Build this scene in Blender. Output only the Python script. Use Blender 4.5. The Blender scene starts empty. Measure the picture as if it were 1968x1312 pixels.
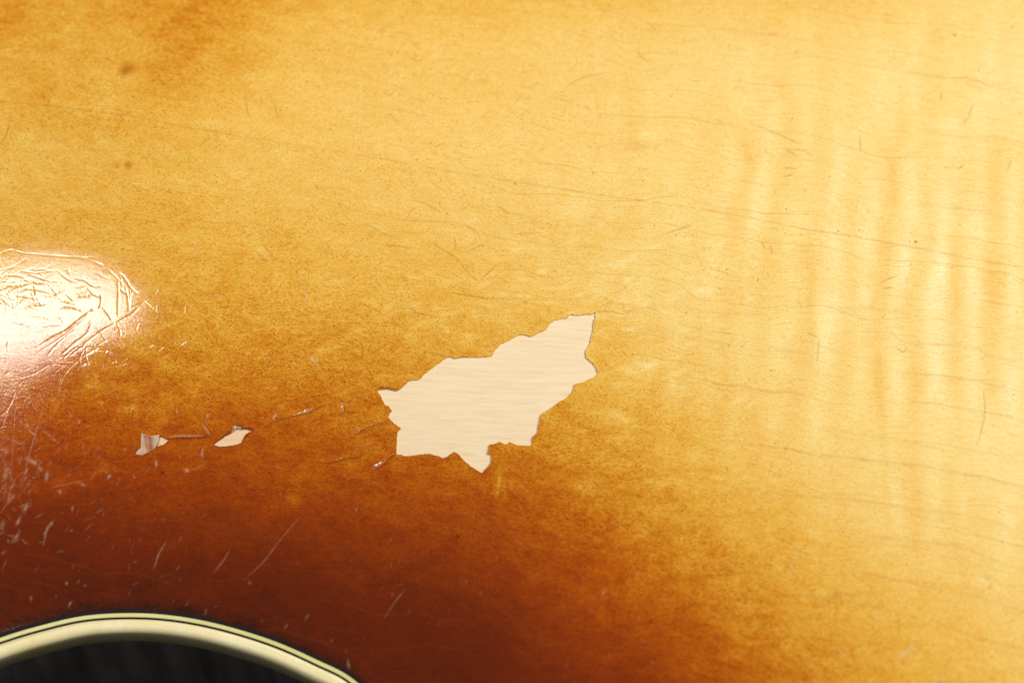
import bpy, math, random
import numpy as np
from mathutils import Vector, Matrix

random.seed(7)
rng = np.random.default_rng(11)
MM = 0.001
scene = bpy.context.scene

# ------------------------------------------------------------------ camera
LENS, SENSOR = 100.0, 36.0
TILT, YAW, DIST = math.radians(23), math.radians(1), 0.444
TARGET = Vector((0, 0, 9.5 * MM))
cam_pos = TARGET + DIST * Vector((-math.sin(YAW), -math.sin(TILT) * math.cos(YAW),
                                  math.cos(TILT) * math.cos(YAW)))
fwd = (TARGET - cam_pos).normalized()
right = fwd.cross(Vector((0, 1, 0))).normalized()
up = right.cross(fwd).normalized()
cam_data = bpy.data.cameras.new('camera')
cam_data.lens, cam_data.sensor_width = LENS, SENSOR
cam_data.clip_start, cam_data.clip_end = 0.02, 20
cam_data.dof.use_dof = True
cam_data.dof.aperture_fstop = 8.5
cam = bpy.data.objects.new('camera', cam_data)
m = Matrix((right, up, -fwd)).transposed().to_4x4()
m.translation = cam_pos
cam.matrix_world = m
scene.collection.objects.link(cam)
scene.camera = cam

# ------------------------------------------------------------------ world, lamps, exposure
world = bpy.data.worlds.new('World')
scene.world = world
world.use_nodes = True
bg = world.node_tree.nodes['Background']
bg.inputs['Color'].default_value = (1.0, 0.97, 0.93, 1)
bg.inputs['Strength'].default_value = 0.13


def area(name, loc, look, sx, sy, power, col, shape='RECTANGLE'):
    d = bpy.data.lights.new(name, 'AREA')
    d.shape, d.size, d.size_y = shape, sx, sy
    d.energy, d.color = power, col
    o = bpy.data.objects.new(name, d)
    o.location = loc
    o.rotation_euler = (Vector(look) - Vector(loc)).to_track_quat('-Z', 'Y').to_euler()
    scene.collection.objects.link(o)
    return o


KEY = area('key_softbox', (1.0, 0.30, 0.78), (0.03, 0.0, 0), 0.55, 0.55, 18.8, (1, 0.975, 0.94))
GLARE = area('left_softbox', (-0.303, 0.150, 0.70), (-0.303, 0.150, 0), 0.21, 0.155, 2.05, (1, 0.975, 0.95), 'ELLIPSE')

scene.view_settings.view_transform = 'Standard'
scene.view_settings.look = 'None'
scene.view_settings.exposure = 0.0
scene.view_settings.gamma = 1.0
scene.cycles.filter_width = 1.05

# ------------------------------------------------------------------ pixel <-> place helpers
C0 = np.array(cam_pos) / MM
FW, RT, UP = np.array(fwd), np.array(right), np.array(up)


def ray(px, py):
    u = (np.asarray(px, float) / 1968 - 0.5) * SENSOR / LENS
    v = -(np.asarray(py, float) - 656) / 1968 * SENSOR / LENS
    return FW + u[..., None] * RT + v[..., None] * UP


def on_z(px, py, z):
    d = ray(px, py)
    t = (z - C0[2]) / d[..., 2]
    return (C0 + t[..., None] * d)[..., :2]


def spline(pts, n, closed=False):
    p = np.asarray(pts, float)
    k = len(p)
    if closed:
        q = np.vstack([p[-1], p, p[0], p[1]])
        segs = k
    else:
        q = np.vstack([2 * p[0] - p[1], p, 2 * p[-1] - p[-2]])
        segs = k - 1
    t = np.linspace(0, segs, n, endpoint=not closed)
    i = np.minimum(t.astype(int), segs - 1)
    f = (t - i)[:, None]
    a, b, c, d = q[i], q[i + 1], q[i + 2], q[i + 3]
    return 0.5 * (2 * b + (c - a) * f + (2 * a - 5 * b + 4 * c - d) * f ** 2 + (3 * b - a - 3 * c + d) * f ** 3)


def resample(p, n, closed=False):
    q = np.vstack([p, p[:1]]) if closed else p
    s = np.r_[0, np.cumsum(np.hypot(*np.diff(q, axis=0).T))]
    t = np.linspace(0, s[-1], n, endpoint=not closed)
    return np.c_[np.interp(t, s, q[:, 0]), np.interp(t, s, q[:, 1])]


# ------------------------------------------------------------------ outline of the body (mm)
AX = math.radians(-9.1)                      # the neck axis runs a little downhill to the right
ca, sa = math.cos(AX), math.sin(AX)
seam0 = on_z(np.array(0.), np.array(195.), 11)
seam1 = on_z(np.array(1968.), np.array(512.), 11)
dv = (seam1 - seam0) / np.linalg.norm(seam1 - seam0)
nv = np.array([dv[1], -dv[0]])               # towards the near edge
wx = np.array([0, 77, 154, 232, 309, 386, 463, 541, 618, 695.])
wy = np.array([1216, 1193, 1175, 1169, 1171, 1182, 1201, 1227, 1262, 1305.])
waist = on_z(wx, wy, 0.0)


def axis_pt(a, b):
    return seam0 + dv * a + nv * b


aw = [(np.dot(p - seam0, dv), np.dot(p - seam0, nv)) for p in waist]
a0, b0 = aw[0]
near = ([(a0 - 205, 20), (a0 - 196, b0 - 18), (a0 - 165, b0 + 18), (a0 - 120, b0 + 34), (a0 - 78, b0 + 33), (a0 - 42, b0 + 23), (a0 - 18, b0 + 10.5)] + aw +
        [(aw[-1][0] + 14, aw[-1][1] + 10), (aw[-1][0] + 36, aw[-1][1] + 24), (110, 141), (165, 156), (215, 146), (250, 110), (266, 55)])
pts = [axis_pt(a, b) for a, b in near] + [axis_pt(a, -b) for a, b in near[::-1]]
OUT = resample(spline(pts, 6000, True), 2400, True)
# smooth lightly so that normals stay even
for _ in range(12):
    OUT = 0.25 * np.roll(OUT, 1, 0) + 0.5 * OUT + 0.25 * np.roll(OUT, -1, 0)
area2 = np.sum(OUT[:, 0] * np.roll(OUT[:, 1], -1) - np.roll(OUT[:, 0], -1) * OUT[:, 1])
if area2 < 0:
    OUT = OUT[::-1].copy()
tg = np.roll(OUT, -1, 0) - np.roll(OUT, 1, 0)
tg /= np.linalg.norm(tg, axis=1)[:, None]
ONRM = np.c_[tg[:, 1], -tg[:, 0]]            # outward


def sdist(P, poly):
    """signed distance, positive inside, of points P (n,2) to a closed polygon"""
    A, B = poly, np.roll(poly, -1, 0)
    AB = B - A
    L2 = (AB ** 2).sum(1) + 1e-18
    out = np.empty(len(P))
    for s in range(0, len(P), 4000):
        q = P[s:s + 4000]
        d = q[:, None] - A[None]
        t = np.clip((d * AB).sum(2) / L2, 0, 1)
        e = d - t[..., None] * AB
        dist = np.sqrt((e ** 2).sum(2).min(1))
        cond = (A[None, :, 1] > q[:, None, 1]) != (B[None, :, 1] > q[:, None, 1])
        with np.errstate(divide='ignore', invalid='ignore'):
            xi = A[:, 0] + (q[:, None, 1] - A[:, 1]) * AB[:, 0] / np.where(AB[:, 1] == 0, 1e-12, AB[:, 1])
        ins = (cond & (q[:, None, 0] < xi)).sum(1) % 2 == 1
        out[s:s + 4000] = np.where(ins, dist, -dist)
    return out


# coarse fields, read back with a cubic B-spline so that the surface is smooth
GS = 2.5
gx0, gy0 = OUT.min(0) - 20
gx1, gy1 = OUT.max(0) + 20
gnx, gny = int((gx1 - gx0) / GS) + 2, int((gy1 - gy0) / GS) + 2
GX, GY = gx0 + GS * np.arange(gnx), gy0 + GS * np.arange(gny)
gxx, gyy = np.meshgrid(GX, GY, indexing='ij')
SD = sdist(np.c_[gxx.ravel(), gyy.ravel()], OUT[::4]).reshape(gnx, gny)


def arch(d):
    e = np.maximum(d - 1.0, 0)
    return 10.5 * (1 - np.exp(-(e / 27.0) ** 1.4))


HC = arch(SD) + 1.5 * (1 - np.exp(-(np.maximum(SD, 0) / 70.0) ** 2))
fall = np.maximum(0, -45 - gxx)               # the plate falls away towards the upper bout
HC = HC - 0.0016 * fall ** 2 / (1 + (fall / 60) ** 2) * (1 - np.exp(-(np.maximum(SD, 0) / 22.0) ** 2))


def bbasis(t):
    return np.stack([(1 - t) ** 3, 3 * t ** 3 - 6 * t ** 2 + 4, -3 * t ** 3 + 3 * t ** 2 + 3 * t + 1, t ** 3]) / 6


def bmat(x, x0, n):
    f = np.clip((x - x0) / GS, 1, n - 3 - 1e-6)
    i = f.astype(int)
    w = bbasis(f - i)
    M = np.zeros((len(x), n))
    for k in range(4):
        M[np.arange(len(x)), i - 1 + k] = w[k]
    return M


def tensor(F, xs, ys):
    return bmat(xs, gx0, gnx) @ F @ bmat(ys, gy0, gny).T


def at_pts(F, P):
    P = np.atleast_2d(P)
    fx = np.clip((P[:, 0] - gx0) / GS, 1, gnx - 3 - 1e-6)
    fy = np.clip((P[:, 1] - gy0) / GS, 1, gny - 3 - 1e-6)
    i, j = fx.astype(int), fy.astype(int)
    wx_, wy_ = bbasis(fx - i), bbasis(fy - j)
    r = np.zeros(len(P))
    for a in range(4):
        for b in range(4):
            r += wx_[a] * wy_[b] * F[i - 1 + a, j - 1 + b]
    return r


def S(pts):
    """photo position -> place on the arched plate (mm)"""
    p = np.atleast_2d(np.asarray(pts, float))
    d = ray(p[:, 0], p[:, 1])
    z = np.full(len(p), 9.0)
    for _ in range(8):
        t = (z - C0[2]) / d[:, 2]
        q = (C0 + t[:, None] * d)[:, :2]
        z = 0.5 * z + 0.5 * at_pts(HC, q)
    return q


focus_xy = S([(900, 560)])[0]
foc = np.array([focus_xy[0], focus_xy[1], at_pts(HC, focus_xy)[0]])
cam_data.dof.focus_distance = float(np.dot(foc - C0, FW)) * MM

# ------------------------------------------------------------------ node helpers


class NT:
    def __init__(self, name):
        self.mat = bpy.data.materials.new(name)
        self.mat.use_nodes = True
        self.t = self.mat.node_tree
        self.bsdf = self.t.nodes['Principled BSDF']

    def n(self, kind, ins=None, **props):
        nd = self.t.nodes.new(kind)
        for k, v in props.items():
            setattr(nd, k, v)
        for k, v in (ins or {}).items():
            self.set(nd.inputs[k], v)
        return nd

    def set(self, sock, v):
        if hasattr(v, 'is_output') or isinstance(v, bpy.types.NodeSocket):
            self.t.links.new(v, sock)
        else:
            sock.default_value = v

    def math(self, op, a, b=0.0, c=0.0, clamp=False):
        nd = self.n('ShaderNodeMath', operation=op, use_clamp=clamp)
        self.set(nd.inputs[0], a)
        self.set(nd.inputs[1], b)
        self.set(nd.inputs[2], c)
        return nd.outputs[0]

    def noise(self, vec, scale, detail=2.0, rough=0.5, dist=0.0):
        nd = self.n('ShaderNodeTexNoise', {'Vector': vec, 'Scale': scale, 'Detail': detail, 'Roughness': rough, 'Distortion': dist})
        return nd.outputs[0]

    def mapping(self, vec, scale=(1, 1, 1), rot=(0, 0, 0), loc=(0, 0, 0)):
        nd = self.n('ShaderNodeMapping', {'Vector': vec, 'Scale': scale, 'Rotation': rot, 'Location': loc})
        return nd.outputs[0]

    def ramp(self, fac, stops, interp='LINEAR'):
        nd = self.n('ShaderNodeValToRGB', {'Fac': fac})
        cr = nd.color_ramp
        cr.interpolation = interp
        while len(cr.elements) > 1:
            cr.elements.remove(cr.elements[-1])
        for i, (p, c) in enumerate(stops):
            e = cr.elements[0] if i == 0 else cr.elements.new(p)
            e.position = p
            e.color = (*c, 1) if len(c) == 3 else c
        return nd.outputs[0]

    def mr(self, v, a, b, c=0.0, d=1.0):
        nd = self.n('ShaderNodeMapRange', {0: v, 1: a, 2: b, 3: c, 4: d})
        return nd.outputs[0]

    def mix(self, fac, a, b, mode='MIX'):
        nd = self.n('ShaderNodeMix', data_type='RGBA', blend_type=mode)
        self.set(nd.inputs[0], fac)
        self.set(nd.inputs[6], a)
        self.set(nd.inputs[7], b)
        return nd.outputs[2]

    def attr(self, name):
        return self.n('ShaderNodeAttribute', attribute_name=name).outputs['Fac']

    def bump(self, height, strength, distance, normal=None):
        nd = self.n('ShaderNodeBump', {'Height': height, 'Strength': strength, 'Distance': distance})
        if normal is not None:
            self.set(nd.inputs['Normal'], normal)
        return nd.outputs[0]


def lin(r, g, b):
    f = lambda c: (c / 255 / 12.92) if c <= 10 else ((c / 255 + 0.055) / 1.055) ** 2.4
    return (f(r), f(g), f(b))


def grey(v):
    return (v, v, v)


# ------------------------------------------------------------------ materials
def mat_finish():
    N = NT('sunburst_lacquer')
    co = N.n('ShaderNodeTexCoord').outputs['Object']
    mm = N.mapping(co, scale=(1000, 1000, 1000))
    warp = N.noise(mm, 0.06, 2, 0.5)
    al = N.mapping(mm, rot=(0, 0, -AX))                       # x along the grain
    al = N.n('ShaderNodeVectorMath', {0: al, 1: N.n('ShaderNodeCombineXYZ', {1: N.math('MULTIPLY', warp, 7.0)}).outputs[0]}, operation='ADD').outputs[0]
    burst, flame, crack, scratch_glint, wear = (N.attr(k) for k in ('burst', 'figure', 'crack', 'scratch_glint', 'wear'))
    # blotches of the stain, strongest in the middle of the fade
    mot = N.noise(N.mapping(al, scale=(0.55, 1, 1)), 0.42, 4, 0.62, 0.3)
    mot2 = N.noise(N.mapping(al, scale=(0.5, 1, 1), loc=(31, 7, 0)), 1.5, 3, 0.6)
    mid = N.math('MULTIPLY', N.mr(burst, 0.12, 0.42), N.mr(burst, 0.86, 0.6, 0.2, 1.0))
    amp = N.math('ADD', N.math('MULTIPLY', mid, 0.17), 0.035)
    dev = N.math('ADD', N.math('MULTIPLY', N.math('SUBTRACT', mot, 0.5), 1.3), N.math('MULTIPLY', N.math('SUBTRACT', mot2, 0.5), 0.8))
    b = N.math('MULTIPLY_ADD', dev, amp, burst)
    # fibre: fine short dashes along the grain
    f1 = N.noise(N.mapping(al, scale=(0.46, 1.25, 1)), 3.3, 3, 0.68, 0.1)
    f2 = N.noise(N.mapping(al, scale=(0.7, 1.1, 1), loc=(9, 4, 2)), 4.6, 2, 0.6)
    fib = N.math('ADD', N.math('MULTIPLY', f1, 0.6), N.math('MULTIPLY', f2, 0.4))
    fa = N.math('MULTIPLY', N.mr(burst, 0.1, 0.5, -0.36, -0.70), N.mr(burst, 0.5, 0.85, 1.0, 0.22))
    b = N.math('MULTIPLY_ADD', N.math('SUBTRACT', fib, 0.5), fa, b)
    col = N.ramp(b, [
        (0.00, lin(255, 234, 170)), (0.10, lin(254, 222, 140)), (0.22, lin(249, 207, 112)), (0.34, lin(241, 188, 78)),
        (0.46, lin(229, 161, 46)), (0.56, lin(211, 128, 20)), (0.66, lin(190, 93, 2)), (0.76, lin(160, 63, 0)),
        (0.86, lin(119, 40, 1)), (0.94, lin(90, 28, 3)), (1.00, lin(48, 17, 4))])
    # curl of the maple
    fl = N.math('ADD', 1.0, flame)
    hue = N.n('ShaderNodeCombineColor', {0: N.math('POWER', fl, 0.25), 1: fl, 2: N.math('POWER', fl, 2.6)}).outputs[0]
    col = N.mix(1.0, col, hue, 'MULTIPLY')
    # faint growth lines everywhere
    sep = N.n('ShaderNodeSeparateXYZ', {0: al})
    lw = N.noise(N.mapping(al, scale=(0.16, 1, 1)), 0.11, 2, 0.5)
    v = N.math('MULTIPLY_ADD', lw, 6.0, sep.outputs[1])
    tri = N.math('PINGPONG', v, 2.4)
    line = N.mr(tri, 0.0, 0.15, 1.0, 0.0)
    lmask = N.mr(N.noise(N.mapping(al, scale=(0.35, 1, 1), loc=(3, 50, 0)), 0.16, 3, 0.6), 0.42, 0.58)
    line = N.math('MULTIPLY', N.math('MULTIPLY', line, lmask), N.mr(burst, 0.2, 0.6, 0.36, 0.04))
    tri2 = N.math('PINGPONG', N.math('MULTIPLY_ADD', N.noise(N.mapping(al, scale=(0.2, 1, 1), loc=(17, 3, 0)), 0.2, 2, 0.5), 3.2, sep.outputs[1]), 1.25)
    line2 = N.math('MULTIPLY', N.mr(tri2, 0.0, 0.13, 1.0, 0.0), N.mr(N.noise(N.mapping(al, scale=(0.3, 1, 1), loc=(40, 9, 0)), 0.22, 3, 0.6), 0.46, 0.62))
    line = N.math('MAXIMUM', line, N.math('MULTIPLY', line2, N.mr(burst, 0.2, 0.6, 0.25, 0.03)))
    col = N.mix(line, col, (*lin(208, 138, 50), 1))
    # long fine fibres, clearest in the pale wood
    g3 = N.noise(N.mapping(al, scale=(0.13, 1.0, 1), loc=(4, 1, 0)), 3.4, 3, 0.68, 0.4)
    gl = N.math('MULTIPLY', N.mr(g3, 0.50, 0.68), N.mr(burst, 0.2, 0.7, 0.42, 0.06))
    col = N.mix(gl, col, N.mix(1.0, col, (0.95, 0.72, 0.36, 1), 'MULTIPLY'))
    gh = N.math('MULTIPLY', N.mr(g3, 0.46, 0.32), N.mr(burst, 0.2, 0.7, 0.32, 0.1))
    col = N.mix(gh, col, N.mix(1.0, col, (1.05, 1.13, 1.5, 1), 'MULTIPLY'))
    # pores
    por = N.noise(N.mapping(al, scale=(0.62, 1.0, 1), loc=(2, 8, 1)), 4.9, 2.0, 0.6)
    porm = N.math('MULTIPLY', N.mr(por, 0.565, 0.67), N.math('MULTIPLY', N.mr(burst, 0.05, 0.5, 0.18, 0.62), N.mr(burst, 0.7, 0.9, 1.0, 0.35)))
    col = N.mix(porm, col, N.mix(N.mr(burst, 0.2, 0.5), (*lin(158, 92, 18), 1), (*lin(96, 42, 4), 1)))
    vor = N.n('ShaderNodeTexVoronoi', {'Vector': N.mapping(mm, scale=(1, 1, 0)), 'Scale': 0.62, 'Randomness': 1.0})
    dot = N.math('MULTIPLY', N.mr(vor.outputs['Distance'], 0.055, 0.13, 1, 0),
                 N.math('GREATER_THAN', N.n('ShaderNodeSeparateColor', {0: vor.outputs['Color']}).outputs[0], 0.86))
    col = N.mix(N.math('MULTIPLY', dot, 0.45), col, (*lin(84, 40, 12), 1))
    # lines, cracks, bruised lacquer and painted glints
    cdark = N.mix(N.mr(burst, 0.25, 0.6), (*lin(190, 112, 26), 1), (*lin(84, 22, 8), 1))
    col = N.mix(N.math('MINIMUM', crack, 1.0), col, cdark)
    col = N.mix(N.math('MINIMUM', scratch_glint, 0.92), col, (*lin(230, 206, 172), 1))
    N.set(N.bsdf.inputs['Base Color'], col)
    # gloss, relief
    rough = N.math('MULTIPLY_ADD', wear, 0.05, 0.062)
    N.set(N.bsdf.inputs['Roughness'], N.math('MULTIPLY_ADD', N.math('MINIMUM', scratch_glint, 1.0), 0.3, rough))
    N.set(N.bsdf.inputs['IOR'], 1.5)
    h = N.math('ADD', N.math('MULTIPLY', fib, 1.0), N.math('MULTIPLY', N.noise(mm, 0.5, 2, 0.5), 0.6))
    nb = N.bump(h, 0.35, 0.00002)
    ws = N.noise(N.mapping(mm, rot=(0, 0, 0.7), scale=(0.35, 1.3, 1)), 1.5, 4, 0.7, 1.2)
    nb = N.bump(N.math('MULTIPLY', ws, wear), 0.3, 0.00006, nb)
    N.set(N.bsdf.inputs['Normal'], nb)
    return N.mat


def mat_wood(name, stops):
    N = NT(name)
    co = N.n('ShaderNodeTexCoord').outputs['Object']
    mm = N.mapping(co, scale=(1000, 1000, 1000))
    al = N.mapping(mm, rot=(0, 0, 0.04))
    wv = N.noise(N.mapping(al, scale=(0.3, 0.3, 1)), 0.8, 2, 0.5)
    al = N.n('ShaderNodeVectorMath', {0: al, 1: N.n('ShaderNodeCombineXYZ', {1: N.math('MULTIPLY', wv, 0.8)}).outputs[0]}, operation='ADD').outputs[0]
    g1 = N.noise(N.mapping(al, scale=(0.045, 1, 1)), 1.7, 4, 0.64)
    g2 = N.noise(N.mapping(al, scale=(0.035, 1, 1), loc=(5, 3, 0)), 5.0, 3, 0.66)
    g = N.math('ADD', N.math('MULTIPLY', g1, 0.6), N.math('MULTIPLY', g2, 0.4))
    col = N.ramp(g, stops)
    N.set(N.bsdf.inputs['Base Color'], col)
    N.set(N.bsdf.inputs['Roughness'], 0.62)
    N.set(N.bsdf.inputs['Specular IOR Level'], 0.25)
    N.set(N.bsdf.inputs['Normal'], N.bump(g, 0.3, 0.00005))
    return N.mat


def mat_plastic(name, rgb, rgb2, rough):
    N = NT(name)
    co = N.n('ShaderNodeTexCoord').outputs['Object']
    mm = N.mapping(co, scale=(1000, 1000, 1000))
    n1 = N.noise(mm, 0.12, 3, 0.6)
    n2 = N.noise(mm, 1.6, 3, 0.6)
    col = N.mix(N.mr(n1, 0.35, 0.65), (*rgb, 1), (*rgb2, 1))
    n3 = N.noise(mm, 0.9, 4, 0.7)
    col = N.mix(N.mr(n3, 0.56, 0.76, 0, 0.5), col, N.mix(1.0, col, (0.8, 0.62, 0.4, 1), 'MULTIPLY'))
    N.set(N.bsdf.inputs['Base Color'], col)
    N.set(N.bsdf.inputs['Roughness'], N.math('MULTIPLY_ADD', n2, 0.12, rough))
    N.set(N.bsdf.inputs['Normal'], N.bump(n2, 0.25, 0.00002))
    return N.mat


def mat_rim():
    N = NT('dark_side_lacquer')
    co = N.n('ShaderNodeTexCoord').outputs['Object']
    mm = N.mapping(co, scale=(1000, 1000, 1000))
    f = N.noise(N.mapping(mm, scale=(1, 1, 0.10), rot=(0, 0.45, 0)), 0.22, 2, 0.5)
    g = N.noise(N.mapping(mm, scale=(0.2, 0.2, 1)), 1.4, 3, 0.6)
    col = N.mix(N.mr(f, 0.35, 0.65), (*lin(84, 82, 80), 1), (*lin(124, 122, 118), 1))
    N.set(N.bsdf.inputs['Base Color'], col)
    N.set(N.bsdf.inputs['Roughness'], 0.16)
    N.set(N.bsdf.inputs['Normal'], N.bump(N.math('MULTIPLY_ADD', g, 0.3, f), 0.3, 0.0004))
    return N.mat


def mat_table():
    N = NT('dark_felt')
    co = N.n('ShaderNodeTexCoord').outputs['Object']
    n1 = N.noise(co, 900, 3, 0.6)
    N.set(N.bsdf.inputs['Base Color'], N.mix(n1, (0.012, 0.011, 0.010, 1), (0.028, 0.026, 0.024, 1)))
    N.set(N.bsdf.inputs['Roughness'], 0.9)
    N.set(N.bsdf.inputs['Normal'], N.bump(n1, 0.5, 0.0005))
    return N.mat


M_FIN, M_WOOD, M_RIM, M_TABLE = mat_finish(), mat_wood('bare_maple', [(0.30, lin(236, 198, 152)), (0.42, lin(246, 218, 175)), (0.55, lin(251, 227, 186)), (0.72, lin(253, 233, 196))]), mat_rim(), mat_table()
M_WOOD_PINK = mat_wood('stained_bare_maple', [(0.30, lin(238, 186, 138)), (0.43, lin(247, 204, 158)), (0.6, lin(252, 214, 170)), (0.75, lin(254, 222, 182))])
M_CREAM = mat_plastic('aged_cream_sheen', lin(246, 235, 188), lin(238, 221, 160), 0.2)  # binding's sheen painted in as a lighter cream than the thin line
M_CREAM_THIN = mat_plastic('aged_cream_line', lin(216, 206, 128), lin(222, 214, 140), 0.3)
M_BLACK = mat_plastic('black_celluloid', lin(24, 15, 12), lin(30, 20, 15), 0.5)
M_BLACK.node_tree.nodes['Principled BSDF'].inputs['Specular IOR Level'].default_value = 0.15

# ------------------------------------------------------------------ object helpers
COL = scene.collection
SIDE_DEPTH = 88.0


def link(name, mesh, mat, parent=None):
    o = bpy.data.objects.new(name, mesh)
    if mat:
        mesh.materials.append(mat)
    COL.objects.link(o)
    if parent is not None:
        o.parent = parent
        o.matrix_parent_inverse = parent.matrix_world.inverted()
    return o


def np_mesh(name, V, quads=None, tris=None, smooth=True):
    me = bpy.data.meshes.new(name)
    nq = 0 if quads is None else len(quads)
    nt = 0 if tris is None else len(tris)
    me.vertices.add(len(V))
    me.vertices.foreach_set('co', np.ascontiguousarray(V, np.float32).ravel() * np.float32(MM))
    loops = np.concatenate([np.asarray(a).ravel() for a in (quads, tris) if a is not None and len(a)]).astype(np.int32)
    me.loops.add(len(loops))
    me.loops.foreach_set('vertex_index', loops)
    me.polygons.add(nq + nt)
    start = np.concatenate([np.arange(nq) * 4, nq * 4 + np.arange(nt) * 3]).astype(np.int32)
    me.polygons.foreach_set('loop_start', start)
    me.polygons.foreach_set('use_smooth', np.full(nq + nt, smooth))
    me.update(calc_edges=True)
    return me


body = bpy.data.objects.new('sunburst_guitar', None)
body.location = (0, 0, -SIDE_DEPTH * MM)
body.empty_display_size = 0.05
COL.objects.link(body)
bpy.context.view_layer.update()
body['label'] = 'amber to brown sunburst guitar body with chipped lacquer and cream binding'
body['category'] = 'guitar'

# ------------------------------------------------------------------ setting
tb = np.array([[-600, -600], [600, -600], [600, 600], [-600, 600]], float)
V = np.vstack([np.c_[tb, np.full(4, -SIDE_DEPTH)], np.c_[tb, np.full(4, -SIDE_DEPTH - 30)]])
Q = [(0, 1, 2, 3), (7, 6, 5, 4)] + [((i + 1) % 4, i, i + 4, (i + 1) % 4 + 4) for i in range(4)]
table = link('table_top', np_mesh('table_top', V, quads=np.array(Q), smooth=False), M_TABLE)
table['kind'] = 'structure'
table['label'] = 'dark cloth covered table under the guitar body'

# ------------------------------------------------------------------ chips: where the lacquer is gone
def zc(pts, ox, oy, s):
    return [(ox + s * x, oy + s * y) for x, y in pts]


BIG = zc([(95, 652), (170, 645), (245, 660), (290, 625), (335, 582), (405, 575), (450, 530), (530, 470), (625, 403), (675, 420), (740, 408),
          (860, 410), (945, 400), (965, 360), (1010, 315), (1080, 280), (1150, 243), (1185, 240), (1240, 258), (1300, 225), (1350, 205),
          (1375, 160), (1430, 128), (1500, 120), (1530, 93), (1600, 100), (1660, 90), (1690, 95), (1718, 75), (1712, 125), (1703, 135),
          (1695, 220), (1670, 320), (1652, 352), (1640, 358), (1645, 415), (1690, 450), (1720, 490), (1735, 535), (1700, 560), (1630, 590),
          (1560, 608), (1545, 660), (1520, 700), (1440, 745), (1370, 800), (1308, 832), (1300, 885), (1290, 920), (1285, 970), (1248, 1000),
          (1243, 1065), (1190, 1065), (1120, 1058), (1075, 1035), (1060, 1058), (1030, 1052), (1005, 1033), (975, 1050), (930, 1053),
          (915, 1128), (945, 1130), (943, 1185), (905, 1235), (875, 1270), (800, 1225), (730, 1165), (690, 1120), (665, 1110), (625, 1140),
          (590, 1158), (540, 1140), (480, 1125), (420, 1128), (340, 1142), (290, 1142), (275, 1130), (240, 1132), (238, 1060), (245, 965),
          (275, 935), (225, 905), (175, 855), (190, 825), (205, 805), (180, 770), (155, 765), (130, 715)], 700, 580, 480 / 1852)
CHIP2 = zc([(1265, 425), (1320, 380), (1420, 310), (1550, 245), (1610, 182), (1690, 180), (1770, 190), (1855, 220), (1840, 235), (1790, 240),
            (1755, 270), (1725, 330), (1695, 385), (1690, 400), (1600, 425), (1500, 445), (1380, 458), (1320, 448)], 250, 800, 0.127)
CHIP3 = zc([(455, 300), (510, 310), (545, 340), (595, 350), (560, 385), (520, 425), (470, 440), (408, 450), (425, 390)], 250, 800, 0.127)
CHIP4 = zc([(1590, 136), (1690, 142), (1705, 158), (1670, 174), (1615, 168)], 250, 800, 0.127)
CHIPS = []
for src, sm in ((BIG, 0.25), (CHIP2, 0.5), (CHIP3, 0.5), (CHIP4, 0.5)):
    q = S(src)
    if np.sum(q[:, 0] * np.roll(q[:, 1], -1) - np.roll(q[:, 0], -1) * q[:, 1]) < 0:
        q = q[::-1]
    r = resample(q, len(q) * 6, True)
    nrm = np.roll(r, -1, 0) - np.roll(r, 1, 0)
    nrm = np.c_[nrm[:, 1], -nrm[:, 0]] / (np.linalg.norm(nrm, axis=1)[:, None] + 1e-9)
    r = r + nrm * (rng.normal(0, 0.035, len(r)))[:, None]
    CHIPS.append(r)

# ------------------------------------------------------------------ the lacquered plate
def steps(stops):
    """stops: (coordinate, spacing) -> monotone coordinates whose spacing follows"""
    xs = [stops[0][0]]
    while xs[-1] < stops[-1][0]:
        xs.append(xs[-1] + np.interp(xs[-1], [s[0] for s in stops], [s[1] for s in stops]))
    return np.array(xs)


x_lo, x_hi = OUT[:, 0].min() - 2, OUT[:, 0].max() + 2
y_lo, y_hi = OUT[:, 1].min() - 2, OUT[:, 1].max() + 2
XS = steps([(x_lo, 6), (-110, 4), (-90, 0.14), (-87, 0.088), (-60, 0.088), (-54, 0.115), (-46, 0.15), (20, 0.15), (30, 0.185), (90, 0.185), (112, 4), (x_hi, 6)])
YS = steps([(y_lo, 6), (-78, 4), (-62, 0.16), (-30, 0.14), (-24, 0.12), (-12, 0.115), (-9, 0.09), (9, 0.09), (13, 0.13), (22, 0.165), (62, 0.18), (84, 4), (y_hi, 6)])
nx, ny = len(XS), len(YS)
H = tensor(HC, XS, YS)
DS = tensor(SD, XS, YS)
F = {k: np.zeros((nx, ny), np.float32) for k in ('burst', 'figure', 'crack', 'scratch_glint', 'wear', 'disp')}


def window(lo, hi):
    i0, i1 = np.searchsorted(XS, [lo[0], hi[0]])
    j0, j1 = np.searchsorted(YS, [lo[1], hi[1]])
    return max(i0 - 1, 0), min(i1 + 1, nx), max(j0 - 1, 0), min(j1 + 1, ny)


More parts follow.
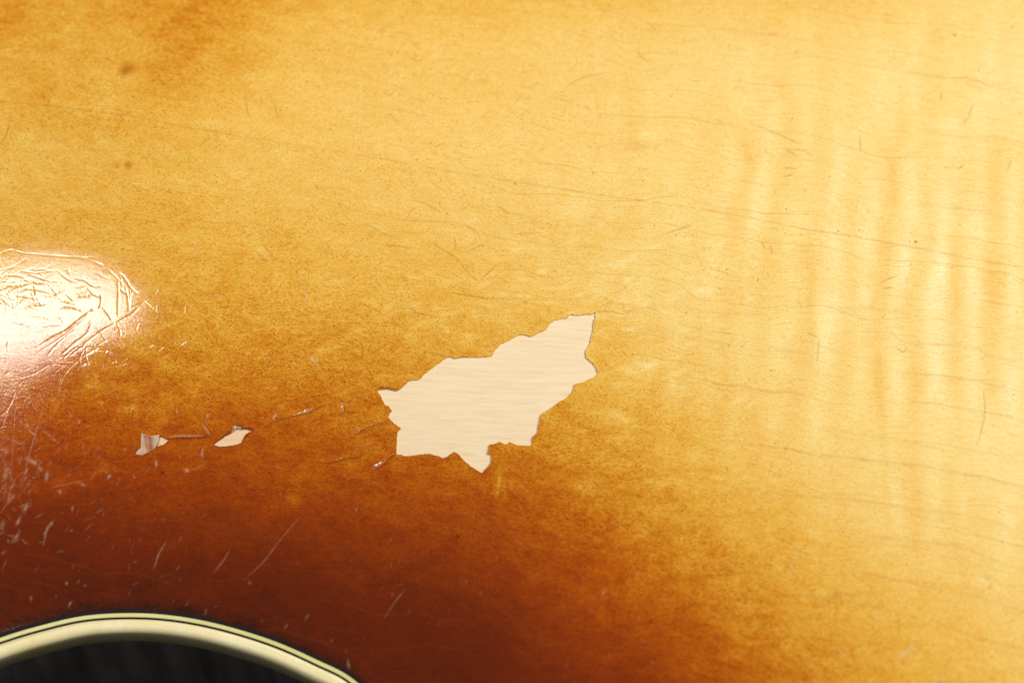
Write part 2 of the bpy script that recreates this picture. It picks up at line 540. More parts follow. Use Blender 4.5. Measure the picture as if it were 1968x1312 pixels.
def seg_field(P, width, amp):
    """distance of the grid points around a polyline P (mm) and amplitude at the closest place"""
    pad = 4 * width + 0.3
    i0, i1, j0, j1 = window(P.min(0) - pad, P.max(0) + pad)
    if i1 - i0 < 2 or j1 - j0 < 2:
        return None
    X, Y = XS[i0:i1, None], YS[None, j0:j1]
    best = np.full((i1 - i0, j1 - j0), 1e9)
    am = np.zeros_like(best)
    sg = np.zeros_like(best)
    for k in range(len(P) - 1):
        a, b = P[k], P[k + 1]
        ab = b - a
        l2 = ab @ ab + 1e-12
        t = np.clip(((X - a[0]) * ab[0] + (Y - a[1]) * ab[1]) / l2, 0, 1)
        ex, ey = X - a[0] - t * ab[0], Y - a[1] - t * ab[1]
        d = ex * ex + ey * ey
        w = d < best
        best = np.where(w, d, best)
        am = np.where(w, amp[k] + t * (amp[k + 1] - amp[k]), am)
        sg = np.where(w, np.sign(ab[0] * ey - ab[1] * ex), sg)
    return (slice(i0, i1), slice(j0, j1)), np.sqrt(best), am, sg


def stroke(px, width, crack=0.0, scratch_glint=0.0, disp=0.0, edge=0.0, taper=True, n=None, patchy=0.0, mm=False, wob=0.0):
    P = np.asarray(px, float) if mm else S(px)
    n = n or max(4, 3 * len(P))
    P = spline(P, n)
    if wob:
        P = P + rng.normal(0, wob, P.shape)
    t = np.linspace(0, 1, n)
    amp = np.sin(np.pi * np.clip(t * 0.94 + 0.03, 0, 1)) ** 0.6 if taper else np.ones(n)
    if patchy:
        amp = amp * np.clip(1 - patchy * rng.random(n) * 1.4, 0, 1)
    r = seg_field(P, width, amp)
    if r is None:
        return
    sl, d, am, sg = r
    g = np.exp(-(d / width) ** 2) * am
    for k, v in (('crack', crack), ('scratch_glint', scratch_glint)):
        if v:
            F[k][sl] = np.maximum(F[k][sl], v * g)
    if disp:
        F['disp'][sl] += disp * g
    if edge:                                    # one lip stands up
        F['disp'][sl] += edge * am * np.where(sg > 0, np.exp(-(d / (2.2 * width)) ** 2), 0)


def blob(px, py, rx, ry, ang, amp, field='figure', power=2.0):
    c = S([(px, py)])[0]
    s = 160 / 1968
    rx, ry = rx * s, ry * s
    R = 2.2 * max(rx, ry)
    i0, i1, j0, j1 = window(c - R, c + R)
    X, Y = XS[i0:i1, None] - c[0], YS[None, j0:j1] - c[1]
    a = math.radians(ang)
    u, v = X * math.cos(a) + Y * math.sin(a), -X * math.sin(a) + Y * math.cos(a)
    F[field][i0:i1, j0:j1] += amp * np.exp(-(np.abs(u / rx) ** power + np.abs(v / ry) ** power))


def smooth_noise(seed, cx, cy):
    """value noise on the plate grid with cell sizes cx, cy (mm)"""
    r = np.random.default_rng(seed)
    n1, n2 = int((x_hi - x_lo) / cx) + 8, int((y_hi - y_lo) / cy) + 8
    c = r.normal(0, 1, (n1, n2))

    def mat(x, x0, cell, n):
        f = np.clip((x - x0) / cell + 2, 1, n - 3.001)
        i = f.astype(int)
        w = bbasis(f - i)
        Mx = np.zeros((len(x), n))
        for k in range(4):
            Mx[np.arange(len(x)), i - 1 + k] = w[k]
        return Mx
    return mat(XS, x_lo, cx, n1) @ c @ mat(YS, y_lo, cy, n2).T


# --- sunburst: stain density by distance from the edge, with the sprayed unevenness and a painted light falloff
# control points read off the instrument: (position, density)
CP = [(0, 1180, .95), (250, 1140, .95), (500, 1180, .94), (750, 1300, .92), (0, 1080, .90), (250, 1080, .90), (500, 1090, .885), (750, 1180, .87),
      (950, 1290, .86), (0, 980, .86), (200, 980, .845), (420, 990, .80), (640, 1020, .80), (850, 1090, .825), (1050, 1200, .805), (1200, 1300, .765),
      (0, 880, .76), (150, 880, .76), (300, 900, .73), (500, 910, .70), (700, 930, .68), (900, 980, .70), (1080, 1080, .70), (1250, 1200, .68),
      (1400, 1300, .655), (100, 800, .66), (300, 810, .63), (500, 820, .625), (700, 850, .62), (950, 920, .64), (1150, 1000, .62),
      (1300, 1100, .585), (1480, 1220, .535), (1600, 1300, .50), (60, 720, .56), (250, 720, .545), (450, 730, .545), (650, 750, .565), (800, 700, .47),
      (1100, 850, .51), (1250, 920, .455), (1400, 1020, .435), (1560, 1130, .405), (1750, 1250, .39), (1900, 1300, .35),
      (100, 620, .46), (300, 640, .46), (500, 640, .455), (700, 630, .42), (900, 600, .345), (1150, 740, .40), (1250, 800, .37), (1400, 900, .31),
      (1600, 1000, .24), (1800, 1120, .235), (1950, 1180, .21), (100, 500, .385), (300, 520, .39), (500, 520, .375), (700, 510, .34), (900, 480, .285),
      (1150, 600, .27), (1300, 700, .23), (1500, 800, .165), (1700, 900, .12), (1900, 1000, .10), (100, 350, .33), (300, 350, .33), (500, 360, .31),
      (700, 350, .27), (900, 330, .225), (1100, 420, .215), (1300, 520, .175), (1500, 600, .135), (1700, 650, .10), (1900, 800, .07), (100, 200, .37),
      (300, 180, .40), (500, 200, .31), (700, 180, .255), (900, 180, .225), (1100, 250, .19), (1300, 300, .15), (1500, 350, .125), (1700, 400, .10),
      (1900, 500, .065), (50, 50, .42), (250, 40, .41), (400, 40, .44), (600, 40, .30), (800, 30, .265), (1000, 40, .245), (1200, 60, .195),
      (1400, 100, .15), (1600, 150, .12), (1900, 150, .09), (1900, 30, .10)]
cp = np.array(CP)
cxy = S(cp[:, :2])
bvals = cp[:, 2] + 0.03 * np.clip((900 - cp[:, 0]) / 900, 0, 1) * (cp[:, 2] < 0.6)  # weaker light at the left painted in as denser stain


def burst_by_edge(d):
    return np.interp(d, [0, 4, 12, 20, 28, 36, 44, 54, 70, 95], [.97, .95, .90, .83, .74, .63, .50, .38, .26, .18])


gp = np.c_[gxx.ravel(), gyy.ravel()]
base_b = burst_by_edge(np.maximum(SD, 0))
res = bvals - burst_by_edge(np.maximum(at_pts(SD, cxy), 0))
wsum = np.full(len(gp), 0.15)
vsum = np.zeros(len(gp))
for (px_, py_), r_ in zip(cxy, res):
    w = np.exp(-((gp[:, 0] - px_) ** 2 + (gp[:, 1] - py_) ** 2) / (2 * 7.5 ** 2))
    wsum += w
    vsum += w * r_
BC = base_b + (vsum / wsum).reshape(gnx, gny)
F['burst'][:] = tensor(BC, XS, YS)
F['burst'] += 0.012 * smooth_noise(5, 9, 7) + 0.010 * smooth_noise(6, 4, 3)
# overspray darkens against the black line
F['burst'] += np.where(DS < 2.0, 0.04 * (1 - np.clip(DS, 0, 2) / 2), 0).astype(np.float32)
# rubbed patches where the stain has thinned beside the big chip
for (bx, by, rx, ry, an, am) in [(1110, 400, 60, 26, 20, -.03), (1120, 560, 55, 25, 15, -.05), (1230, 560, 60, 40, 0, -.05), (1350, 560, 40, 50, 0, -.04),
                                 (1230, 700, 50, 30, 30, -.06), (1180, 800, 40, 28, 20, -.04), (1290, 750, 40, 30, 0, -.05), (1130, 940, 30, 16, 0, -.05),
                                 (960, 935, 14, 40, -8, -.06), (830, 640, 60, 20, 10, -.03), (1000, 560, 70, 20, 10, -.04), (300, 780, 60, 30, 10, -.04),
                                 (190, 730, 30, 30, 0, -.04), (640, 900, 60, 30, 10, -.03), (560, 960, 50, 40, 0, -.035), (1210, 480, 50, 22, 10, -.04),
                                 (950, 690, 60, 14, 5, -.03), (1300, 620, 26, 40, 0, -.05), (110, 930, 40, 14, 10, -.05), (200, 900, 20, 10, 0, -.05)]:
    am *= 1.25
    blob(bx, by, rx, ry, an, am * .8, 'burst')
    for k in range(11):
        blob(bx + rng.normal(0, rx * .8), by + rng.normal(0, ry * .9), rx * rng.uniform(.08, .3), ry * rng.uniform(.12, .35), rng.uniform(-20, 30), am * rng.uniform(.4, 1.0), 'burst')

for k in range(230):                            # pale scuffs beside and above the big chip
    if k % 3:
        px_, py_ = rng.normal(1170, 120), rng.normal(680, 150)
    else:
        px_, py_ = rng.normal(820, 200), rng.normal(590, 60)
    if py_ > 860 + 0.25 * (px_ - 1000):
        continue
    blob(px_, py_, rng.uniform(5, 20), rng.uniform(2, 6), rng.normal(8, 14), -rng.uniform(.03, .11), 'burst')
for (bx, by, rx, ry, an, am) in [(365, 50, 60, 120, -28, .05), (330, 150, 40, 70, -30, .03), (10, 30, 40, 80, -30, .05), (70, 195, 26, 40, -10, .04), (450, 130, 70, 30, 15, .025)]:
    blob(bx, by, rx, ry, an, am, 'burst')
# --- curl bands of the maple
for (bx, by, rx, ry, an, am) in [
        (360, 60, 55, 100, -28, -.06), (330, 150, 36, 70, -30, -.06), (430, 130, 60, 24, 20, -.06), (20, 30, 22, 60, -30, -.14), (70, 190, 18, 40, -10, -.12), (180, 40, 18, 60, -20, -.08), (300, 20, 30, 30, 0, -.08), (200, 160, 16, 40, -20, .08), (140, 60, 20, 60, -20, .08), (560, 150, 60, 40, 0, .05),
        (95, 120, 16, 50, -15, -.05), (245, 133, 14, 11, 30, -.24), (225, 318, 6, 7, 0, -.14), (247, 318, 7, 9, 20, -.18), (50, 260, 14, 40, -8, .06), (108, 250, 8, 30, -4, .07),
        (145, 200, 22, 30, -5, .03), (1500, 170, 9, 24, 8, -.10), (1515, 230, 8, 40, 8, -.05), (1430, 270, 9, 45, 10, -.10), (1445, 320, 8, 35, 12, -.07),
        (1225, 280, 30, 18, -10, -.05), (1470, 60, 10, 50, -6, -.05), (1550, 490, 14, 45, -4, -.11), (1558, 560, 9, 60, -4, -.12), (1560, 640, 8, 50, 0, -.06),
        (1530, 330, 12, 60, 8, -.06), (1590, 350, 12, 70, -14, -.06), (1640, 540, 12, 80, 3, -.07), (1635, 420, 10, 50, 3, -.05), (1715, 340, 15, 90, -9, -.09), (1738, 240, 14, 50, -6, -.08),
        (1700, 470, 14, 60, 3, -.09), (1690, 560, 12, 40, 0, -.05), (1735, 190, 10, 40, -5, -.05), (1840, 520, 12, 90, 2, -.10), (1830, 620, 10, 60, 2, -.07), (1900, 540, 16, 60, 0, -.08),
        (1890, 620, 12, 50, 4, -.06), (1480, 500, 14, 70, 0, -.05), (1460, 570, 12, 50, 2, -.05), (1410, 430, 20, 60, 0, -.035), (1790, 450, 10, 50, 0, -.05), (1770, 330, 8, 50, 4, -.04),
        (1405, 330, 13, 70, 8, .06), (1470, 350, 14, 70, -3, .07), (1475, 250, 14, 50, 4, .05), (1445, 440, 10, 40, 0, .04), (1530, 420, 14, 40, 0, .07), (1520, 520, 13, 55, 4, .07),
        (1605, 480, 14, 70, 2, .09), (1600, 380, 13, 40, -12, .07), (1625, 300, 13, 60, -20, .07), (1655, 250, 10, 40, -8, .05), (1705, 210, 16, 60, 3, .06), (1685, 390, 16, 45, 4, .10),
        (1670, 470, 18, 50, 8, .10), (1660, 560, 12, 60, 4, .07), (1745, 500, 12, 60, 0, .08), (1765, 420, 14, 35, 0, .06), (1815, 510, 10, 50, 0, .07), (1865, 520, 16, 60, 2, .09),
        (1870, 430, 20, 40, 0, .07), (1780, 570, 12, 60, 0, .06), (1930, 480, 14, 60, 0, .05), (1520, 630, 12, 50, 0, .06), (1610, 600, 14, 60, 0, .06), (1490, 650, 12, 40, 0, .05),
        (1830, 260, 40, 50, 0, .04), (1900, 90, 24, 70, 0, .05), (1820, 110, 16, 40, 0, .04), (1750, 80, 16, 50, 0, .04), (1440, 120, 14, 60, 0, .04), (1300, 220, 16, 40, 0, .04),
        (1290, 340, 14, 60, 4, .05), (1240, 340, 12, 50, 4, .035), (1290, 420, 14, 40, 10, .04), (1165, 340, 16, 20, 10, .04), (1125, 395, 14, 26, -10, .05), (1095, 400, 22, 10, 20, .04), (1010, 480, 18, 8, 20, .06),
        (1700, 860, 6, 160, 1, -.06), (1718, 930, 12, 90, 2, .05), (1870, 950, 8, 120, 2, -.05), (1850, 1100, 10, 90, 0, -.05), (1800, 900, 20, 90, 0, .05), (1900, 880, 30, 60, 0, .05),
        (1760, 1000, 10, 80, 0, -.03), (1640, 1080, 20, 60, 0, -.03), (1600, 880, 10, 90, 0, -.03), (1560, 820, 14, 70, 0, .04), (1640, 760, 14, 70, 0, .05), (1590, 760, 9, 60, 0, -.04),
        (1690, 740, 9, 60, 0, -.05), (1760, 730, 9, 60, 0, -.05), (1730, 720, 12, 60, 0, .05), (1800, 720, 12, 60, 0, .05), (1840, 760, 9, 60, 0, -.05)]:
    blob(bx, by, rx * 1.35, ry, an, am * 0.75)
    # each band breaks up along its length
    for k in range(3):
        blob(bx + rng.normal(0, rx * .7), by + rng.normal(0, ry * .6), rx * .45, ry * rng.uniform(.12, .3), an, am * rng.uniform(-.3, .7))
cl = smooth_noise(21, 3.2, 13) * 0.6 + smooth_noise(22, 1.9, 6) * 0.4
u_right = np.clip((XS[:, None] - 12) / 40, 0, 1)
u_left = np.clip((-55 - XS[:, None]) / 25, 0, 1) * np.clip((YS[None] - 15) / 20, 0, 1)
F['figure'] += (0.035 * (u_right * 1.2 + u_left * 0.8 + 0.25) * cl * np.clip(1.1 - F['burst'] * 1.4, 0.1, 1)).astype(np.float32)
# regular curl towards the right, broken into short bands
ph = XS[:, None] - 0.10 * YS[None] + 1.2 * smooth_noise(31, 9, 14) + 0.35 * smooth_noise(32, 5, 6)
band = np.sin(2 * math.pi * ph / 5.9) + 0.3 * np.sin(2 * math.pi * ph / 9.7 + 1.3)
band = np.where(band > 0, 1.05 * band, 0.8 * band)
band = band * np.clip(0.5 + 0.75 * smooth_noise(33, 5, 6), 0, 1.5)
m_x = np.clip((XS[:, None] + 12) / 62, 0, 1)
m_y = np.clip((YS[None] + 44) / 30, 0, 1) * np.clip((62 - YS[None]) / 45, 0.25, 1)
F['figure'] += (0.068 * band * m_x * m_y).astype(np.float32)
F['figure'] = np.clip(F['figure'] * 1.25, -0.4, 0.22)

for (bx, by, rx, ry, an, am) in [(245, 133, 14, 11, 30, .6), (238, 140, 6, 6, 0, .25), (225, 319, 5, 5, 0, .25), (247, 318, 7, 9, 20, .5), (1225, 282, 22, 12, -10, .12), (725, 28, 14, 10, 0, .14), (1607, 1141, 14, 6, 0, .25), (1640, 1143, 9, 5, 0, .15)]:
    blob(bx, by, rx, ry, an, am, 'crack')
# --- seam between the two halves and growth lines
g_seam = [(-60, 186), (0, 195), (80, 202), (250, 223), (350, 243), (500, 268), (700, 300), (900, 335), (1130, 371), (1300, 395), (1450, 420), (1550, 441), (1640, 454), (1780, 480), (1860, 496), (1968, 514), (2040, 528)]
stroke(g_seam, 0.15, crack=0.46, taper=False, n=300, patchy=0.65)
stroke([(0, 195), (80, 202), (250, 223), (350, 243), (500, 268), (700, 300)], 0.13, crack=0.4, n=80, patchy=0.4)
stroke(g_seam[9:], 0.14, crack=0.35, n=80, patchy=0.4)
# the lower half takes the stain a touch differently along the seam
q0 = S([(0, 195)])[0]
q1 = S([(1968, 512)])[0]
sv = ((XS[:, None] - q0[0]) * (q1 - q0)[1] - (YS[None] - q0[1]) * (q1 - q0)[0]) / np.linalg.norm(q1 - q0)
left_w = np.clip((20 - XS[:, None]) / 60, 0, 1)
F['burst'] += (0.028 * left_w * np.where(sv > 0, np.exp(-np.maximum(sv, 0) / 5), 0)).astype(np.float32)

zr = lambda p: zc(p, 1200, 800, 768 / 1968)
zm = lambda p: zc(p, 1200, 300, 768 / 1968)
zt = lambda p: zc(p, 1200, 0, 768 / 1968)
for p, a in [(zr([(870, 40), (1100, 80), (1400, 120), (1700, 160), (2050, 245)]), .34), (zr([(700, 150), (950, 185), (1200, 215), (1500, 250), (1750, 300), (2050, 385)]), .5),
             (zr([(400, 310), (700, 375), (1000, 400), (1250, 425), (1500, 465), (1700, 490), (2050, 595)]), .55), (zr([(1000, 560), (1300, 600), (1650, 640), (1800, 700), (2050, 775)]), .5),
             (zr([(850, 690), (1150, 760), (1400, 810), (1650, 830)]), .3), (zr([(1650, 860), (1800, 900), (2050, 990)]), .35), (zr([(750, 870), (1000, 890), (1200, 930), (1450, 990)]), .4),
             (zr([(1550, 1020), (1750, 1090), (2050, 1175)]), .45), (zm([(250, 745), (500, 775), (750, 780)]), .3), (zm([(700, 935), (850, 965), (1050, 965)]), .35),
             (zm([(1050, 865), (1300, 870), (1400, 920), (1700, 935), (1830, 990), (2050, 1005)]), .4), (zm([(1250, 1020), (1400, 1070), (1650, 1090), (2050, 1185)]), .4),
             (zm([(950, 740), (1050, 745), (1300, 760), (1480, 800)]), .3), (zm([(1360, 370), (1500, 400), (1560, 430)]), .35), (zm([(1400, 215), (1700, 260), (2050, 340)]), .3),
             (zt([(1080, 270), (1250, 305), (1450, 360), (1700, 395), (2050, 450)]), .35), (zt([(1450, 600), (1600, 670), (1850, 680), (2050, 730)]), .35), (zt([(850, 535), (1050, 550), (1150, 570)]), .25),
             (zt([(0, 300), (250, 310), (450, 345), (700, 370), (950, 380)]), .14), (zt([(1400, 850), (1650, 930), (2050, 1000)]), .25), (zt([(0, 160), (150, 150), (320, 160)]), .2),
             (zm([(0, 870), (200, 860), (300, 890), (420, 910), (640, 905)]), .28), (zm([(0, 770), (80, 760), (150, 735), (300, 740)]), .25), (zm([(0, 1210), (300, 1190), (600, 1230)]), .18),
             ([(0, 285), (60, 292), (200, 290), (320, 300)], .25), ([(0, 375), (60, 372), (150, 352)], .2), ([(330, 420), (500, 440), (640, 470), (740, 480)], .18),
             ([(90, 95), (200, 105), (330, 140), (420, 190)], .18), ([(430, 70), (560, 100), (700, 140), (800, 180)], .16), ([(740, 420), (900, 430), (1050, 455)], .2),
             ([(500, 605), (640, 598), (730, 612)], .2), ([(1000, 430), (1110, 434), (1180, 428)], .25), ([(900, 340), (960, 352), (1000, 345), (1090, 350)], .25)]:
    stroke(p, 0.24, crack=a * 0.55, n=60, patchy=0.45)
    stroke([(x, y + 5) for x, y in p], 0.7, crack=a * 0.16, n=40, patchy=0.5)

# short checks and hairlines in the pale finish
hair = [[(790, 380), (830, 398), (850, 410)], [(870, 490), (905, 530), (920, 540)], [(820, 460), (860, 485), (885, 500)], [(785, 415), (790, 405), (800, 400)], [(872, 455), (877, 480)],
        [(885, 425), (925, 453)], [(925, 535), (960, 505)], [(990, 450), (1030, 448)], [(1140, 600), (1170, 598), (1200, 603), (1222, 590)], [(1090, 165), (1120, 150), (1165, 140)],
        [(1225, 90), (1232, 110), (1255, 120)], [(1480, 470), (1484, 490)], [(1463, 465), (1470, 478)], [(1690, 545), (1710, 535), (1728, 530)], [(1695, 555), (1715, 552)], [(1720, 665), (1735, 676), (1743, 666)],
        [(1890, 750), (1892, 800), (1876, 860)], [(1505, 285), (1535, 302)], [(1507, 322), (1530, 325)], [(1653, 260), (1654, 290)], [(1810, 175), (1808, 195)], [(1870, 200), (1860, 225)],
        [(470, 180), (478, 225)], [(525, 190), (535, 230)], [(0, 280), (12, 260), (22, 225)], [(490, 480), (508, 500), (520, 500)], [(505, 470), (525, 490)], [(700, 430), (760, 460)],
        [(605, 355), (612, 365)], [(1570, 700), (1574, 650)], [(1245, 45), (1262, 60)], [(1850, 240), (1860, 225)], [(1840, 325), (1852, 318)], [(1935, 330), (1945, 300)],
        [(1275, 450), (1330, 433)], [(1508, 340), (1525, 335)], [(1550, 640), (1572, 648)], [(1560, 300), (1545, 290), (1500, 285)], [(1440, 235), (1545, 280)], [(955, 395), (980, 412)],
        [(740, 470), (800, 478)], [(930, 470), (905, 480)], [(860, 560), (930, 572), (1000, 575)], [(690, 580), (730, 600)], [(780, 580), (800, 600), (830, 606)], [(820, 675), (855, 685), (870, 690)]]
for p in hair:
    stroke(p, 0.115, crack=0.66, n=18, wob=0.04, patchy=0.35)
for k in range(420):                            # many short wavy checks, denser left of centre
    px_ = rng.normal(820, 380)
    py_ = rng.uniform(20, 760)
    if not 0 < px_ < 1968:
        continue
    a = rng.normal(0.15, 0.45)
    ln = rng.uniform(6, 26)
    stroke([(px_, py_), (px_ + ln * .5 * math.cos(a), py_ + ln * .5 * math.sin(a) + rng.normal(0, 2)), (px_ + ln * math.cos(a + .1), py_ + ln * math.sin(a + .1))],
           rng.uniform(.07, .11), crack=rng.uniform(.14, .45), n=8)
for (px_, py_, r_, a_) in [(1760, 465, .20, 1.0), (990, 353, .16, .9), (1835, 68, .22, .7), (1945, 53, .2, .5), (1531, 100, .16, .5), (1640, 205, .12, .4), (1300, 452, .12, .8), (1594, 340, .1, .8),
                           (1830, 513, .1, .7), (1695, 418, .1, .7), (859, 411, .13, .9), (802, 307, .11, .8), (793, 350, .11, .7), (1052, 429, .11, .6), (105, 1142, .26, .9), (151, 1142, .22, .9),
                           (880, 1030, .26, .8), (905, 1048, .18, .5), (835, 1294, .30, .9), (312, 908, .18, 1.0), (1250, 1194, .24, .6), (1100, 1150, .18, .5), (345, 970, .16, .7), (268, 503, .1, .8),
                           (380, 730, .12, .5), (1607, 1141, .55, .35), (1290, 185, .11, .8), (1280, 270, .12, .5), (700, 905, .14, .6), (733, 60, .5, .3), (1700, 345, .1, .5), (1260, 285, .4, .25), (1844, 432, .2, .3)]:
    c = S([(px_, py_)])[0]
    stroke([c - [.05, .02], c, c + [.06, .03]], r_, crack=a_, taper=False, n=4, mm=True)

# --- cracks and lifted edges around the chips, pale strokes painting their highlights
for p, w, ck, sc, ed in [
        ([(325, 843), (351, 842), (388, 841), (404, 836)], .16, .85, 0, .05), ([(327, 838), (351, 837), (388, 837)], .22, 0, .55, .0), ([(388, 813), (396, 824), (404, 836)], .18, 0, .7, .06), ([(391, 812), (400, 824), (407, 836)], .12, .7, 0, 0),
        ([(520, 813), (549, 804), (581, 796), (599, 789), (620, 781), (644, 772)], .14, .7, 0, .05), ([(575, 795), (588, 791), (600, 786)], .26, 0, .55, .04), ([(652, 763), (660, 776), (663, 792)], .14, .75, 0, .06),
        ([(656, 774), (658, 784), (660, 790)], .18, 0, .65, .04), ([(663, 792), (676, 792), (689, 791)], .13, .6, 0, .03), ([(668, 849), (689, 832), (716, 818), (747, 810)], .16, .55, 0, .05),
        ([(660, 846), (685, 828), (712, 815)], .2, 0, .16, .03), ([(610, 887), (636, 890), (663, 882), (689, 878), (700, 870)], .18, .6, 0, .06), ([(716, 899), (728, 894), (740, 887)], .2, 0, .6, .06),
        ([(718, 902), (737, 892), (752, 878), (762, 872)], .14, .85, 0, .04), ([(725, 747), (700, 750), (676, 755), (663, 763)], .13, .4, 0, .03), ([(724, 747), (745, 746), (765, 748)], .16, .9, 0, .04),
        ([(487, 827), (484, 823), (470, 823), (458, 822)], .14, .9, 0, .0), ([(482, 832), (474, 836), (466, 848), (464, 852)], .14, .8, 0, 0), ([(411, 854), (430, 838), (447, 829)], .12, .8, 0, 0),
        ([(325, 845), (318, 852)], .14, .8, 0, 0), ([(390, 862), (388, 872), (391, 880)], .2, 0, .7, .05), ([(365, 903), (380, 898), (395, 890)], .16, .0, .22, .03), ([(1144, 612), (1143, 632), (1140, 650)], .1, .4, 0, 0),
        ([(940, 880), (945, 890)], .12, .5, 0, 0), ([(392, 872), (400, 880), (425, 880)], .2, .25, 0, .03), ([(420, 870), (440, 866), (470, 862)], .2, .2, 0, .02), ([(240, 850), (262, 862), (300, 870)], .16, .3, 0, 0)]:
    stroke(p, w * (0.6 if sc else 0.9), crack=ck, scratch_glint=sc * 0.75, edge=ed, n=26, patchy=0.3, wob=0.03)

# bright nicks: (x, y, length, angle down to the right, width, strength)
for (px_, py_, ln, an, w, a_) in [
        (511, 690, 10, 110, .16, .6), (520, 707, 8, 120, .14, .45), (602, 690, 12, 60, .42, .8), (610, 705, 10, 60, .18, .4), (253, 784, 12, 115, .16, .7), (261, 767, 5, 90, .16, .6), (340, 790, 7, 80, .2, .7),
        (400, 799, 9, 110, .24, .7), (467, 786, 10, 65, .14, .35), (527, 800, 14, 130, .22, .85), (300, 890, 10, 90, .24, .75), (359, 903, 8, 20, .34, .85), (196, 776, 7, 100, .18, .7), (345, 876, 6, 60, .18, .4),
        (210, 916, 9, 140, .26, .6), (258, 916, 5, 60, .2, .4), (240, 864, 5, 60, .16, .5), (162, 931, 7, 30, .24, .6), (116, 945, 6, 60, .28, .55), (139, 975, 6, 120, .22, .6), (97, 1005, 8, 140, .26, .75), (88, 1020, 22, 112, .18, .5),
        (84, 1042, 10, 100, .16, .35), (50, 975, 18, 115, .34, .55), (90, 915, 18, 100, .36, .5), (60, 885, 26, 25, .42, .55), (75, 900, 16, 40, .3, .45), (50, 905, 14, 115, .25, .45), (62, 830, 26, 40, .18, .5), (52, 815, 10, 100, .25, .4),
        (40, 810, 10, 60, .3, .35), (135, 795, 14, 60, .16, .5), (152, 810, 8, 110, .24, .5), (90, 833, 20, 35, .18, .4), (105, 845, 14, 30, .16, .4), (160, 700, 12, 150, .28, .6), (180, 740, 16, 150, .22, .25), (205, 675, 6, 140, .16, .4),
        (290, 665, 10, 150, .14, .4), (320, 685, 10, 150, .14, .35), (420, 572, 14, 95, .18, .7), (375, 470, 18, 95, .3, .3), (375, 445, 14, 20, .2, .35), (300, 560, 14, 130, .18, .45), (420, 612, 14, 110, .2, .25),
        (240, 700, 10, 150, .14, .3), (10, 910, 26, 100, .5, .35), (5, 1010, 20, 100, .4, .3), (30, 1030, 26, 125, .3, .4), (20, 960, 24, 130, .36, .4), (35, 1000, 20, 115, .3, .45), (60, 1150, 10, 95, .22, .35), (128, 1120, 6, 90, .24, .45),
        (135, 1160, 12, 115, .2, .35), (480, 1120, 6, 60, .2, .4), (395, 1175, 10, 105, .18, .3), (590, 1185, 14, 120, .18, .3), (670, 1275, 18, 80, .24, .3), (685, 978, 7, 120, .24, .35), (1225, 936, 7, 60, .24, .4), (1228, 1100, 8, 60, .24, .3),
        (1160, 1138, 18, 115, .2, .4), (990, 850, 10, 90, .12, .2)]:
    a = math.radians(an)
    dx, dy = ln / 2 * math.cos(a), ln / 2 * math.sin(a)
    stroke([(px_ - dx, py_ - dy), (px_ + rng.normal(0, 1), py_ + rng.normal(0, 1)), (px_ + dx, py_ + dy)], w * 0.7, scratch_glint=a_ * 0.85, disp=-0.012, n=8, patchy=0.5)
# longer scratches
for p, w, a_ in [([(470, 1112), (505, 1080), (540, 1035), (575, 993)], .13, .32), ([(412, 1098), (428, 1078), (442, 1056)], .14, .36), ([(296, 1092), (306, 1062), (320, 1040)], .16, .42), ([(738, 1188), (756, 1160), (777, 1133)], .16, .28),
                 ([(100, 1005), (90, 1018), (85, 1040)], .2, .5), ([(575, 520), (582, 540), (588, 570), (584, 590)], .16, .45), ([(500, 480), (515, 496), (524, 505)], .2, .5), ([(1512, 1112), (1524, 1080), (1536, 1040)], .3, .3), ([(1545, 1150), (1556, 1130)], .3, .2),
                 ([(1680, 1210), (1694, 1170)], .3, .25), ([(1614, 1270), (1624, 1240)], .26, .3), ([(1727, 1266), (1738, 1254), (1758, 1243)], .36, .7), ([(1795, 1310), (1815, 1302)], .36, .5), ([(1430, 560), (1440, 620)], .3, .1),
                 ([(260, 670), (400, 640), (420, 620)], .1, .12), ([(100, 936), (150, 925), (160, 922)], .1, .4), ([(380, 480), (372, 500), (366, 530)], .2, .14), ([(110, 760), (128, 715), (180, 670), (210, 650)], .1, .45), ([(90, 760), (60, 860), (48, 905)], .12, .4)]:
    stroke(p, w * (0.75 if p[0][0] < 1000 else 1), scratch_glint=a_ * 0.7, disp=-0.008, n=24, patchy=0.5)
# pressed dent with a raised rim low on the right, its highlight painted pale
c = S([(1890, 1114)])[0]
stroke([c + [-.6, .4], c + [.2, .1], c + [.5, -.3]], .55, disp=-.10, scratch_glint=.35, mm=True, n=8)
stroke([(1905, 1120), (1902, 1128), (1896, 1128)], .3, crack=.3, n=6)

